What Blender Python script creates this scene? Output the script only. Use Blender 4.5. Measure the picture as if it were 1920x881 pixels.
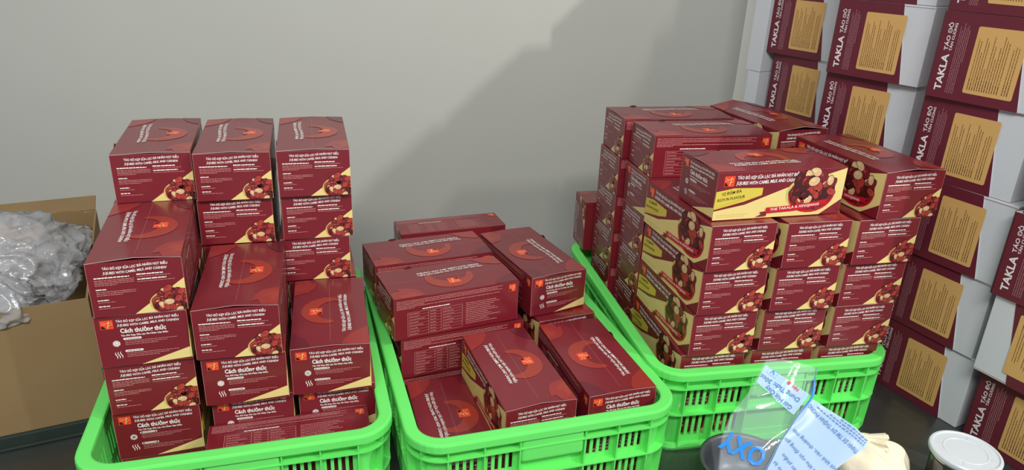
import bpy, bmesh, math, random
from mathutils import Vector, Matrix
R = math.radians
rnd = random.Random(7)
for o in list(bpy.data.objects): bpy.data.objects.remove(o)
SC = bpy.context.scene
COL = SC.collection

# ------------------------------------------------------------------ camera
PITCH, ROLL, FPX, CAMZ = 22.041, 2.379, 1364.05, 0.912
cam_d = bpy.data.cameras.new('camera'); cam = bpy.data.objects.new('camera', cam_d); COL.objects.link(cam)
cam_d.sensor_fit = 'HORIZONTAL'; cam_d.sensor_width = 36.0; cam_d.lens = 36.0 * FPX / 1920.0
cam_d.clip_start = 0.05; cam_d.clip_end = 50
fw = Vector((0, math.cos(R(PITCH)), -math.sin(R(PITCH))))
rt = Vector((1, 0, 0)); up = rt.cross(fw)
rt2 = math.cos(R(ROLL)) * rt + math.sin(R(ROLL)) * up
up2 = -math.sin(R(ROLL)) * rt + math.cos(R(ROLL)) * up
M = Matrix.Identity(4)
for i in range(3):
    M[i][0] = rt2[i]; M[i][1] = up2[i]; M[i][2] = -fw[i]
M[2][3] = CAMZ
cam.matrix_world = M
SC.camera = cam

# ------------------------------------------------------------------ light and exposure
vs = SC.view_settings
vs.view_transform = 'Standard'; vs.look = 'None'; vs.gamma = 1.0; vs.use_curve_mapping = False
vs.exposure = 0.27
world = bpy.data.worlds.new('room_light'); SC.world = world; world.use_nodes = True
bg = world.node_tree.nodes['Background']
bg.inputs[0].default_value = (0.93, 0.97, 1.0, 1); bg.inputs[1].default_value = 0.34

def area(name, loc, target, sx, sy, power, colour):
    d = bpy.data.lights.new(name, 'AREA'); d.shape = 'RECTANGLE'; d.size = sx; d.size_y = sy
    d.energy = power; d.color = colour
    o = bpy.data.objects.new(name, d); COL.objects.link(o); o.location = loc
    o.rotation_euler = (Vector(target) - Vector(loc)).to_track_quat('-Z', 'Y').to_euler()
    return o
area('ceiling_or_fill_light', (2.8, -0.2, 2.35), (0.0, 1.6, 0.2), 0.03, 0.08, 46, (1.0, 0.985, 0.95))
area('ceiling_or_fill_light', (2.0, -0.6, 2.35), (0.0, 1.6, 0.2), 0.06, 0.22, 15, (1.0, 0.985, 0.95))
area('ceiling_or_fill_light', (0.0, -0.75, 2.3), (0.1, 1.3, 0.2), 1.4, 0.4, 48, (1.0, 0.99, 0.97))  # added soft fill above the camera, not one of the ceiling tubes

# ------------------------------------------------------------------ materials
def srgb(r, g, b):
    f = lambda c: (c / 255 / 12.92) if c / 255 <= 0.04045 else ((c / 255 + 0.055) / 1.055) ** 2.4
    return (f(r), f(g), f(b), 1)
def mat(name, col, rough=0.5, spec=0.5, coat=0.0, metal=0.0, noise=0.0, nscale=30, bump=0.0, bscale=80, sub=0.0, stretch=None):
    m = bpy.data.materials.new(name); m.use_nodes = True
    nt = m.node_tree; b = nt.nodes['Principled BSDF']
    b.inputs['Base Color'].default_value = col; b.inputs['Roughness'].default_value = rough
    b.inputs['Specular IOR Level'].default_value = spec; b.inputs['Metallic'].default_value = metal
    b.inputs['Coat Weight'].default_value = coat; b.inputs['Coat Roughness'].default_value = 0.12
    if sub:
        b.inputs['Subsurface Weight'].default_value = sub
        b.inputs['Subsurface Radius'].default_value = (0.4, 1.0, 0.4); b.inputs['Subsurface Scale'].default_value = 0.006
    tc = nt.nodes.new('ShaderNodeTexCoord'); vec = tc.outputs['Object']
    if stretch:
        mp = nt.nodes.new('ShaderNodeMapping'); mp.inputs['Scale'].default_value = stretch
        nt.links.new(vec, mp.inputs[0]); vec = mp.outputs[0]
    n = nt.nodes.new('ShaderNodeTexNoise'); n.inputs['Scale'].default_value = nscale; n.inputs['Detail'].default_value = 4
    nt.links.new(vec, n.inputs['Vector'])
    mx = nt.nodes.new('ShaderNodeMix'); mx.data_type = 'RGBA'; mx.blend_type = 'MULTIPLY'
    rmp = nt.nodes.new('ShaderNodeMapRange'); rmp.inputs[3].default_value = 1 - noise; rmp.inputs[4].default_value = 1 + noise * 0.4
    nt.links.new(n.outputs[0], rmp.inputs[0]); mx.inputs[0].default_value = 1
    mx.inputs[6].default_value = col; nt.links.new(rmp.outputs[0], mx.inputs[7]); nt.links.new(mx.outputs[2], b.inputs['Base Color'])
    if bump:
        n2 = nt.nodes.new('ShaderNodeTexNoise'); n2.inputs['Scale'].default_value = bscale; n2.inputs['Detail'].default_value = 3
        nt.links.new(vec, n2.inputs['Vector'])
        bp = nt.nodes.new('ShaderNodeBump'); bp.inputs['Strength'].default_value = bump; bp.inputs['Distance'].default_value = 0.002
        nt.links.new(n2.outputs[0], bp.inputs['Height']); nt.links.new(bp.outputs[0], b.inputs['Normal'])
    return m
def film(name, tint, opacity, rough=0.08, spec=1.0, bscale=25, bump=0.35):
    """thin clear plastic: mostly see-through, with crisp highlights"""
    m = bpy.data.materials.new(name); m.use_nodes = True; nt = m.node_tree
    b = nt.nodes['Principled BSDF']; b.inputs['Base Color'].default_value = tint; b.inputs['Roughness'].default_value = rough
    b.inputs['Specular IOR Level'].default_value = spec
    tc = nt.nodes.new('ShaderNodeTexCoord'); n = nt.nodes.new('ShaderNodeTexNoise'); n.inputs['Scale'].default_value = bscale
    n.inputs['Detail'].default_value = 3; nt.links.new(tc.outputs['Object'], n.inputs[0])
    bp = nt.nodes.new('ShaderNodeBump'); bp.inputs['Strength'].default_value = bump; bp.inputs['Distance'].default_value = 0.02
    nt.links.new(n.outputs[0], bp.inputs['Height']); nt.links.new(bp.outputs[0], b.inputs['Normal'])
    t = nt.nodes.new('ShaderNodeBsdfTransparent'); g = nt.nodes.new('ShaderNodeBsdfGlossy'); g.inputs['Roughness'].default_value = rough
    nt.links.new(bp.outputs[0], g.inputs['Normal'])
    m1 = nt.nodes.new('ShaderNodeMixShader'); m1.inputs[0].default_value = opacity
    nt.links.new(t.outputs[0], m1.inputs[1]); nt.links.new(b.outputs[0], m1.inputs[2])
    fr = nt.nodes.new('ShaderNodeFresnel'); fr.inputs[0].default_value = 1.5; nt.links.new(bp.outputs[0], fr.inputs['Normal'])
    m2 = nt.nodes.new('ShaderNodeMixShader'); nt.links.new(fr.outputs[0], m2.inputs[0])
    nt.links.new(m1.outputs[0], m2.inputs[1]); nt.links.new(g.outputs[0], m2.inputs[2])
    nt.links.new(m2.outputs[0], nt.nodes['Material Output'].inputs[0])
    return m

MT = {}
MT['maroon'] = mat('maroon_print', srgb(118, 27, 38), 0.34, 0.5, 0.25, noise=0.06, bump=0.04, bscale=40)
MT['maroon2'] = mat('dark_maroon_print', srgb(98, 18, 34), 0.34, 0.5, 0.25, noise=0.05)
MT['swirl'] = mat('rust_swirl_print', srgb(146, 40, 38), 0.34, 0.5, 0.25, noise=0.1)
MT['swirl2'] = mat('orange_swirl_print', srgb(154, 50, 38), 0.34, 0.5, 0.25, noise=0.12)
MT['beige'] = mat('pale_yellow_print', srgb(226, 205, 132), 0.4, 0.4, 0.15, noise=0.06)
MT['yellow'] = mat('bright_yellow_print', srgb(212, 192, 74), 0.4, 0.4, 0.15, noise=0.1, nscale=12)
MT['white'] = mat('white_print', srgb(236, 230, 224), 0.45, 0.4)
MT['faint'] = mat('pale_small_print', srgb(192, 130, 124), 0.45, 0.4)
MT['black'] = mat('black_print', srgb(38, 20, 18), 0.45, 0.4)
MT['logo'] = mat('orange_red_logo_print', srgb(236, 72, 38), 0.38, 0.5, 0.2, noise=0.08)
MT['ribbon'] = mat('red_ribbon_print', srgb(186, 18, 34), 0.38, 0.5, 0.2)
MT['brown'] = mat('dark_jujube_print', srgb(66, 22, 20), 0.38, 0.5, 0.2)
MT['jred'] = mat('red_jujube_print', srgb(176, 62, 54), 0.38, 0.5, 0.2, noise=0.2, nscale=120)
MT['cream'] = mat('cream_nut_print', srgb(216, 178, 136), 0.38, 0.5, 0.2, noise=0.1)
MT['olive'] = mat('olive_shade_print', srgb(192, 184, 104), 0.4, 0.4)
MT['paper'] = mat('cut_paper_edge', srgb(206, 190, 186), 0.7, 0.2)
MT['green'] = mat('green_plastic', srgb(104, 226, 104), 0.38, 0.5, noise=0.06, nscale=8, sub=0.15)
MT['carton_white'] = mat('white_carton_board', srgb(208, 212, 216), 0.6, 0.3, noise=0.05, nscale=6)
MT['sleeve'] = mat('burgundy_sleeve_print', srgb(104, 36, 50), 0.42, 0.4, noise=0.05)
MT['sleeve_edge'] = mat('dark_sleeve_edge', srgb(74, 62, 56), 0.6, 0.3)  # darker, greyer tone on the rounded fold and cut edges
MT['tan'] = mat('tan_label_paper', srgb(214, 170, 104), 0.5, 0.3, noise=0.05, nscale=10)
MT['tan_ink'] = mat('brown_label_ink', srgb(112, 76, 44), 0.5, 0.3)
MT['tan_ink2'] = mat('dark_label_ink', srgb(76, 46, 30), 0.5, 0.3)
MT['carton_ink'] = mat('white_carton_ink', srgb(232, 226, 226), 0.5, 0.3)
MT['carton_faint'] = mat('faint_carton_ink', srgb(164, 118, 124), 0.5, 0.3)
MT['kraft'] = mat('brown_corrugated_board', srgb(150, 124, 88), 0.8, 0.15, noise=0.12, nscale=9, bump=0.15, bscale=60)
MT['steel'] = mat('dark_stainless_steel', srgb(98, 102, 99), 0.30, 0.5, metal=0.7, noise=0.15, nscale=14, bump=0.05, bscale=40, stretch=(1, 6, 1))
MT['wall'] = mat('pale_grey_wall_paint', srgb(186, 187, 180), 0.85, 0.2, noise=0.05, nscale=3, bump=0.1, bscale=20)
MT['floor'] = mat('grey_floor_tile', srgb(110, 108, 104), 0.5, 0.3, noise=0.1, nscale=5)
MT['tray'] = mat('dark_green_plastic', srgb(40, 52, 46), 0.5, 0.4, noise=0.1)
MT['bag'] = film('clear_bag_film', (0.90, 0.92, 0.96, 1), 0.27, 0.14, spec=0.6, bscale=14, bump=0.06)
MT['pouch'] = film('clear_pouch_film', (0.75, 0.85, 0.95, 1), 0.10, 0.10, bscale=22, bump=0.10)
MT['pouch_white'] = mat('milky_pouch_film', srgb(170, 196, 228), 0.3, 0.4, bump=0.1, bscale=30)
MT['pouch_white'].node_tree.nodes['Principled BSDF'].inputs['Alpha'].default_value = 0.9
MT['blue'] = mat('blue_ink', srgb(28, 128, 214), 0.35, 0.5)
MT['navy'] = mat('grey_blue_ink', srgb(84, 128, 176), 0.4, 0.4)
MT['red'] = mat('red_ink', srgb(205, 40, 50), 0.4, 0.4)
MT['bowl'] = mat('brushed_grey_metal', srgb(98, 101, 106), 0.38, 0.5, metal=0.35, noise=0.1)
MT['cloth'] = mat('cream_cotton_cloth', srgb(236, 226, 200), 0.9, 0.1, noise=0.08, nscale=40, bump=0.35, bscale=300)
MT['jarlid'] = mat('milky_plastic_lid', srgb(205, 212, 216), 0.3, 0.5, noise=0.03, sub=0.2)
MT['jarbody'] = mat('dark_jar_contents', srgb(62, 50, 50), 0.12, 0.6, 0.8, noise=0.3, nscale=25)
MT['tin'] = mat('bright_tin_rim', srgb(190, 190, 195), 0.2, 0.5, metal=1.0)
MT['pocket'] = mat('frosted_label_card', srgb(176, 205, 176), 0.4, 0.4, noise=0.15, nscale=60)

# ------------------------------------------------------------------ object helpers
def link_mesh(name, me, parent=None, loc=(0, 0, 0), rot=(0, 0, 0)):
    o = bpy.data.objects.new(name, me); COL.objects.link(o); o.parent = parent
    o.location = loc; o.rotation_euler = rot
    return o
def tag(o, label=None, cat=None, group=None, kind=None):
    if label: o['label'] = label
    if cat: o['category'] = cat
    if group: o['group'] = group
    if kind: o['kind'] = kind
    return o
def thing(name, loc, rot, label, cat, group=None):
    o = bpy.data.objects.new(name, None); COL.objects.link(o); o.empty_display_size = 0.02
    o.location = loc; o.rotation_euler = rot
    return tag(o, label, cat, group)

class Geo:
    """collects polygons with materials and becomes ONE mesh"""
    def __init__(self): self.v = []; self.f = []; self.m = []; self.mats = []; self.smooth = []
    def mi(self, k):
        if k not in self.mats: self.mats.append(k)
        return self.mats.index(k)
    def add(self, verts, faces, k, smooth=False):
        b = len(self.v); self.v += [tuple(x) for x in verts]; i = self.mi(k)
        for f in faces:
            self.f.append([b + j for j in f]); self.m.append(i); self.smooth.append(smooth)
    def box(self, x0, x1, y0, y1, z0, z1, k, mtx=None):
        vs_ = [Vector((x, y, z)) for z in (z0, z1) for y in (y0, y1) for x in (x0, x1)]
        if mtx: vs_ = [mtx @ q for q in vs_]
        self.add(vs_, [(0, 2, 3, 1), (4, 5, 7, 6), (0, 1, 5, 4), (2, 6, 7, 3), (0, 4, 6, 2), (1, 3, 7, 5)], k)
    def bbox(self, x0, x1, y0, y1, z0, z1, r, k, mtx=None, seg=2):
        bm = bmesh.new(); bmesh.ops.create_cube(bm, size=1)
        for q in bm.verts: q.co = Vector(((x0 + x1) / 2 + q.co.x * (x1 - x0), (y0 + y1) / 2 + q.co.y * (y1 - y0), (z0 + z1) / 2 + q.co.z * (z1 - z0)))
        bmesh.ops.bevel(bm, geom=bm.edges[:], offset=r, segments=seg, profile=0.5, affect='EDGES')
        bm.verts.index_update()
        vv = [(mtx @ q.co) if mtx else q.co.copy() for q in bm.verts]
        self.add(vv, [[q.index for q in f.verts] for f in bm.faces], k, False); bm.free()
    def mesh(self, name):
        me = bpy.data.meshes.new(name); me.from_pydata(self.v, [], self.f)
        for k in self.mats: me.materials.append(MT[k])
        me.polygons.foreach_set('material_index', self.m); me.polygons.foreach_set('use_smooth', self.smooth)
        me.update(); return me
def grid_surface(g, fn, nu, nv, k, closed_u=False, smooth=True):
    vs_ = [fn(i / nu, j / nv) for j in range(nv + 1) for i in range(nu + (0 if closed_u else 1))]
    w = nu if closed_u else nu + 1
    fs = []
    for j in range(nv):
        for i in range(nu):
            a = j * w + i; b = j * w + (i + 1) % w
            fs.append((a, b, b + w, a + w))
    g.add(vs_, fs, k, smooth)
def lathe(g, prof, k, n=48, cx=0, cy=0, close_top=False, close_bot=False, smooth=True):
    vs_ = []; fs = []
    for (r, z) in prof:
        for i in range(n):
            a = 2 * math.pi * i / n; vs_.append((cx + r * math.cos(a), cy + r * math.sin(a), z))
    for j in range(len(prof) - 1):
        for i in range(n):
            fs.append((j * n + i, j * n + (i + 1) % n, (j + 1) * n + (i + 1) % n, (j + 1) * n + i))
    g.add(vs_, fs, k, smooth)
    if close_bot: g.add(vs_[:n], [list(range(n))[::-1]], k)
    if close_top: g.add(vs_[-n:], [list(range(n))], k)

# lettering ---------------------------------------------------------
_cache = {}
def letters(s, bold=0.0):
    key = (s, bold)
    if key in _cache: return _cache[key]
    cu = bpy.data.curves.new('lettering', 'FONT'); cu.body = s; cu.size = 1.0; cu.offset = bold; cu.resolution_u = 2
    ob = bpy.data.objects.new('lettering', cu); COL.objects.link(ob)
    dg = bpy.context.evaluated_depsgraph_get(); dg.update()
    me = bpy.data.meshes.new_from_object(ob.evaluated_get(dg))
    v = [(q.co.x, q.co.y) for q in me.vertices]; f = [list(p.vertices) for p in me.polygons]
    nrm = [p.normal.z for p in me.polygons]
    f = [q if n > 0 else q[::-1] for q, n in zip(f, nrm)]
    bpy.data.objects.remove(ob); bpy.data.curves.remove(cu); bpy.data.meshes.remove(me)
    x0 = min(q[0] for q in v); x1 = max(q[0] for q in v)
    v = [((x - x0) / (x1 - x0), y) for x, y in v]       # x normalised 0..1, y in ems (cap ~0.7)
    _cache[key] = (v, f); return _cache[key]

class Art:
    """flat printed artwork in face coordinates (mm)"""
    def __init__(self): self.items = []
    def poly(self, pts, k, layer=1): self.items.append((list(pts), [list(range(len(pts)))], k, layer))
    def rect(self, u0, v0, u1, v1, k, layer=1): self.poly([(u0, v0), (u1, v0), (u1, v1), (u0, v1)], k, layer)
    def ell(self, cu, cv, a, b, k, layer=1, rot=0, n=14, t0=0, t1=360):
        c, s = math.cos(R(rot)), math.sin(R(rot)); pts = []
        full = (t1 - t0) >= 360
        for i in range(n + (0 if full else 1)):
            t = R(t0 + (t1 - t0) * i / n); x, y = a * math.cos(t), b * math.sin(t)
            pts.append((cu + x * c - y * s, cv + x * s + y * c))
        self.poly(pts, k, layer)
    def text(self, s, u0, u1, v, h, k, layer=3, bold=0.03, wave=0.0, slope=0.0, italic=0.0, ph=0.0):
        vv, ff = letters(s, bold); sc = h / 0.7
        pts = [(u0 + x * (u1 - u0) + y * sc * italic, v + y * sc + wave * math.sin(2 * math.pi * (x + ph)) + slope * x) for x, y in vv]
        self.items.append((pts, ff, k, layer))
    def micro(self, u0, u1, v, h, k, layer=2, rg=rnd, wl=(2.0, 6.0), slope=0.0):
        u = u0; pts = []; fs = []
        while u < u1 - 0.5:
            w = min(rg.uniform(*wl), u1 - u); b = len(pts)
            hh = h * rg.uniform(0.8, 1.0); dv = slope * (u - u0)
            pts += [(u, v + dv), (u + w, v + dv + slope * w), (u + w, v + dv + hh + slope * w), (u, v + dv + hh)]; fs.append([b, b + 1, b + 2, b + 3])
            u += w + rg.uniform(0.5, 1.0)
        if fs: self.items.append((pts, fs, k, layer))
    def emit(self, g, fmap, step=0.00012):
        for pts, fs, k, layer in self.items:
            g.add([fmap(u, v, 0.00008 + layer * step) for u, v in pts], fs, k)

TI1 = 'T\u00c1O \u0110\u1ece K\u1eb8P S\u1eeeA L\u1ea0C \u0110\u00c0 NH\u00c2N H\u1ea0T \u0110I\u1ec0U'
TI2 = 'JUJUBES WITH CAMEL MILK AND CASHEW'
def logo(a, u, v, w, h):
    a.rect(u, v, u + w, v + h, 'logo', 3)
    a.poly([(u + 0.06 * w, v + 0.05 * h), (u + 0.42 * w, v + 0.05 * h), (u + 0.3 * w, v + 0.26 * h), (u + 0.06 * w, v + 0.42 * h)], 'black', 4)
    for k in range(4):                                   # pale flowing strokes
        pts = []; n = 10
        for i in range(n + 1):
            x = i / n; pts.append((u + w * (0.12 + 0.8 * x), v + h * (0.30 + 0.17 * k + 0.10 * math.sin(3.0 * x * 2 + k) - 0.12 * x * (k - 1))))
        a.poly([(p, q + h * 0.018) for p, q in pts] + [(p, q - h * 0.018) for p, q in pts[::-1]], 'beige' if k % 2 else 'maroon', 4)
    a.poly([(u + .52 * w, v + .1 * h), (u + .58 * w, v + .1 * h), (u + .72 * w, v + .9 * h), (u + .66 * w, v + .9 * h)], 'beige', 5)
def food(a, cu, cv, s, seed, clip_u=None, n=34, ry=0.78):
    rg = random.Random(seed); hw, hh = 44 * s, 44 * s * ry
    def cl(pts):
        return [(min(p, clip_u) if clip_u else p, max(q, 0.5)) for p, q in pts]
    def ell(x, y, aa, bb, k, lay, rot=0, n_=16):
        c, sn = math.cos(R(rot)), math.sin(R(rot))
        a.poly(cl([(x + aa * math.cos(t) * c - bb * math.sin(t) * sn, y + aa * math.cos(t) * sn + bb * math.sin(t) * c) for t in [2 * math.pi * i / n_ for i in range(n_)]]), k, lay)
    ell(cu - 5 * s, cv - 3 * s, hw, hh * .82, 'olive', 3, 0, 26)
    ell(cu, cv - 5 * s, hw, hh * .86, 'ribbon', 4, 0, 26)
    ell(cu, cv - 3 * s, hw * .95, hh * .80, 'maroon', 4.5, 0, 26)
    ell(cu, cv + 3 * s, hw * .84, hh * .80, 'brown', 5, 0, 26)
    lay = 6
    for i in range(n):
        t = rg.uniform(0, 2 * math.pi); q = math.sqrt(rg.random())
        x = cu + hw * .84 * q * math.cos(t); y = cv + 4 * s + hh * .78 * q * math.sin(t)
        k = rg.choice(['jred', 'jred', 'brown', 'cream', 'maroon', 'brown', 'maroon', 'jred', 'cream', 'swirl2'])
        aa = rg.uniform(8, 11.5) * s; bb = aa * rg.uniform(0.6, 0.85); ro = rg.uniform(0, 180)
        L = lay + (i % 12) * 0.5
        ell(x, y, aa * 1.12, bb * 1.12, 'brown', L, ro, 12); ell(x, y, aa, bb, k, L + .15, ro, 12)
        ell(x - aa * .2, y + bb * .3, aa * .42, bb * .26, {'jred': 'swirl2', 'brown': 'maroon', 'cream': 'beige', 'maroon': 'jred', 'swirl2': 'cream'}[k], L + 0.3, ro, 8)

# ------------------------------------------------------------------ the snack box (W x L x H mm)
W_, L_, H_ = 0.130, 0.260, 0.0885
HB = 0.0878                                               # body height; the lid closes it
def fm_F(u, v, d): return (u / 1000 - W_ / 2, -L_ / 2 - d, v / 1000)
def fm_B(u, v, d): return (W_ / 2 - u / 1000, L_ / 2 + d, v / 1000)
def fm_L(u, v, d): return (-W_ / 2 - d, L_ / 2 - u / 1000, v / 1000)
def fm_R(u, v, d): return (W_ / 2 + d, -L_ / 2 + u / 1000, v / 1000)

def art_bowl_end():
    a = Art(); rg = random.Random(3)
    a.text(TI1, 22, 110, 77.2, 3.9, 'white', bold=0.022, wave=-0.9, slope=1.2)
    a.text(TI2, 22, 108, 70.0, 3.9, 'white', bold=0.02, wave=-0.9, slope=1.2, italic=0.12)
    a.micro(9, 56, 63.2, 2.0, 'white', rg=rg, wl=(3, 7)); a.micro(66, 103, 64.6, 2.0, 'white', rg=rg, wl=(3, 7))
    for i in range(4): a.micro(9, 62 if i < 3 else 38, 59.6 - i * 2.6, 1.1, 'faint', rg=rg)
    a.micro(66, 112, 61.4, 1.0, 'faint', rg=rg); a.micro(66, 106, 56.6, 1.9, 'white', rg=rg, wl=(4, 8)); a.micro(66, 118, 53.2, 1.0, 'faint', rg=rg)
    a.micro(9, 24, 44.6, 1.8, 'white', rg=rg, wl=(5, 9))
    for i in range(3): a.micro(9, 62 if i < 2 else 44, 41 - i * 2.8, 1.1, 'faint', rg=rg)
    a.micro(9, 24, 27, 1.8, 'white', rg=rg, wl=(2, 6)); a.micro(9, 32, 23.8, 1.0, 'faint', rg=rg)
    a.micro(9, 24, 17, 1.8, 'white', rg=rg, wl=(3, 6)); a.micro(9, 44, 13.8, 1.0, 'faint', rg=rg)
    a.poly([(56, 0.3), (130, 0.3), (130, 54)], 'beige', 1)
    food(a, 110, 17, 0.66, 11, clip_u=129.6, n=46, ry=0.86)
    return a
def art_serving_end():
    a = Art(); rg = random.Random(4)
    a.poly([(56, 0.6), (130, 5), (130, 24)], 'beige', 1)
    a.poly([(128.2, 24), (130, 24), (130, 66)], 'beige', 1)
    logo(a, 8, 67, 18, 15)
    a.text(TI1, 30, 118, 77.4, 3.7, 'white', bold=0.02, wave=-0.9, slope=0.6)
    a.text(TI2, 31, 118, 70.6, 3.7, 'white', bold=0.02, wave=-0.9, slope=0.6, italic=0.12)
    a.text('C\u00e1ch th\u01b0\u1edfng th\u1ee9c', 34, 98, 58.6, 7.4, 'white', bold=0.03)
    a.text('T\u00e1o \u0110\u1ecf K\u1eb9p S\u1eefa L\u1ea1c \u0110\u00e0 Nh\u00e2n H\u1ea1t \u0110i\u1ec1u', 34, 100, 52.6, 2.6, 'white', bold=0.03)
    for k in range(6):                                   # snowflake
        t = R(60 * k + 30); c, s = math.cos(t), math.sin(t)
        def pt(x, y): return (26 + x * c - y * s, 41 + x * s + y * c)
        a.poly([pt(0, -.6), pt(5.6, -.6), pt(5.6, .6), pt(0, .6)], 'white', 3)
        a.poly([pt(3, 0), pt(5.0, 2.2), pt(4.2, 2.8), pt(2.2, .6)], 'white', 3); a.poly([pt(3, 0), pt(2.2, -.6), pt(4.2, -2.8), pt(5.0, -2.2)], 'white', 3)
    a.ell(26, 41, 1.6, 1.6, 'white', 3)
    for k in range(3):                                   # steam
        x0 = 23 + k * 3.6; pts = [(x0 + 1.3 * math.sin(i * 0.9), 14 + i * 1.8 + k * .4) for i in range(8)]
        wd = [0.1, .6, .9, 1, 1, .9, .6, .1]
        a.poly([(x - .7 * w, y) for (x, y), w in zip(pts, wd)] + [(x + .7 * w, y) for (x, y), w in list(zip(pts, wd))[::-1]], 'white', 3)
    for (v, n) in ((46.2, 3), (25.0, 3)):
        a.rect(38, v, 60, v + 3.6, 'white', 3); a.ell(38, v + 1.8, 1.8, 1.8, 'white', 3); a.ell(60, v + 1.8, 1.8, 1.8, 'white', 3)
        a.micro(39, 59, v + 1.2, 1.1, 'maroon', 4, rg=rg, wl=(2, 4))
        for i in range(n): a.micro(38, 112 - 14 * i, v - 3 - i * 2.9, 1.0, 'faint', rg=rg)
    return a
def art_picture_side():
    a = Art(); rg = random.Random(5)
    a.poly([(0, 0.3), (217, 0.3), (259.5, 28), (259.5, 87), (141, 55), (60, 27), (0, 17)], 'beige', 1)
    a.poly([(0, 20), (0.8, 53), (35, 58.5), (92, 57), (92, 43.5), (58, 33)], 'yellow', 1)
    a.poly([(2, 22), (58, 36), (56, 41), (4, 25)], 'yellow', 1)
    a.text('V\u1eca \u0110\u1eacM \u0110\u00c0', 12, 50, 45.5, 5.4, 'black', bold=0.012, slope=5)
    a.text('RICH IN FLAVOUR', 5, 58, 34.5, 5.2, 'black', bold=0.012, slope=6)
    logo(a, 13, 62, 20, 19)
    a.text(TI1, 38, 164, 75.0, 5.6, 'white', bold=0.02, wave=-0.9, slope=0.5)
    a.text(TI2, 37, 163, 65.0, 5.8, 'white', bold=0.02, wave=-0.9, slope=0.5, italic=0.12)
    food(a, 194, 46, 1.10, 21, n=64, ry=0.84)
    pts_t = [(88, 9), (104, 11), (104, 21)]; 
    a.poly([(84, 3), (106, 4), (106, 13), (92, 12), (96, 8)], 'maroon', 17)
    top = [(104, 20), (130, 20.5), (160, 22), (190, 25), (222, 30)]; bot = [(222, 20), (190, 14), (160, 11), (130, 10), (104, 9)]
    for i in range(4): a.poly([bot[4 - i], bot[3 - i], top[i + 1], top[i]], 'ribbon', 18)
    a.poly([(222, 30), (232, 30), (226, 26), (230, 21), (222, 20)], 'ribbon', 18)
    a.text('THE TAKALA & XINGJIANG', 112, 212, 13.2, 4.6, 'white', 19, bold=0.01, slope=6)
    a.micro(8, 70, 8.6, 1.2, 'olive', rg=rg); a.micro(8, 62, 5.2, 1.2, 'olive', rg=rg)
    return a
def art_nutrition_side():
    a = Art(); rg = random.Random(6)
    logo(a, 239, 66, 15, 16)
    for i in range(4): a.micro(5, 225 - 12 * (i % 2) if i < 3 else 60, 82 - i * 3.3, 1.3, 'faint', rg=rg, wl=(3, 9))
    a.micro(5, 218, 69.0, 1.3, 'faint', rg=rg, wl=(3, 9)); a.micro(5, 40, 66.0, 1.3, 'faint', rg=rg)
    a.micro(56, 112, 60.2, 2.1, 'white', rg=rg, wl=(4, 8))
    u0, u1, v0, v1 = 26, 139, 6, 57; t = 0.55
    for (p, q, r_, s) in ((u0, v0, u1, v0 + t), (u0, v1 - t, u1, v1), (u0, v0, u0 + t, v1), (u1 - t, v0, u1, v1), (68, v0, 68 + t, v1), (94, v0, 94 + t, v1)): a.rect(p, q, r_, s, 'faint', 3)
    for i in range(1, 8):
        v = v0 + (v1 - v0) * i / 8; a.rect(u0, v, u1, v + 0.4, 'faint', 2)
    for i in range(8):
        v = v0 + (v1 - v0) * (i + 0.35) / 8; a.micro(29, 50 + rg.uniform(-6, 14), v, 1.5, 'faint', rg=rg); a.micro(72, 84, v, 1.5, 'faint', rg=rg); a.micro(98, 112 + rg.uniform(0, 10), v, 1.5, 'faint', rg=rg)
    for i in range(12): a.micro(146, 222 - rg.uniform(0, 30), 56 - i * 4.1, 1.3, 'faint', rg=rg, wl=(3, 8))
    return a
def art_top():
    # u runs from the serving end to the bowl end, v from the picture side (0) to the nutrition side (130)
    a = Art()
    a.poly([(0.5, 0.5), (60, 0.5), (38, 30), (14, 44), (0.5, 46)], 'swirl', 1)
    N = 20; ou = []; inn = []
    for i in range(N + 1):
        t = R(195 - 235 * i / N); ou.append((128 + 50 * math.cos(t), 70 + 45 * math.sin(t)))
        k = 0.25 + 0.75 * math.sin(math.pi * i / N); inn.append((128 + (50 - 32 * k) * math.cos(t), 70 + (45 - 28 * k) * math.sin(t)))
    for i in range(N): a.poly([inn[i], inn[i + 1], ou[i + 1], ou[i]], 'swirl2', 1)
    a.poly([(196, 129.5), (204, 104), (222, 92), (246, 88), (240, 98), (259.5, 104), (259.5, 129.5)], 'swirl', 1)
    a.poly([(206, 129.5), (214, 112), (232, 104), (228, 116), (250, 118), (240, 129.5)], 'swirl2', 2)
    a.poly([(0.5, 96), (26, 104), (46, 120), (50, 129.5), (0.5, 129.5)], 'maroon2', 1)
    a.text(TI1, 44, 186, 39.2, 5.2, 'white', bold=0.02, wave=-1.8, slope=3)
    a.text(TI2, 48, 186, 30.0, 5.4, 'white', bold=0.02, wave=-1.8, slope=3, italic=0.12)
    logo(a, 112, 78, 24, 22)
    for i in range(46): a.rect(14 + i * 5, 64.7, 17 + i * 5, 65.2, 'faint', 2)
    return a

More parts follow.
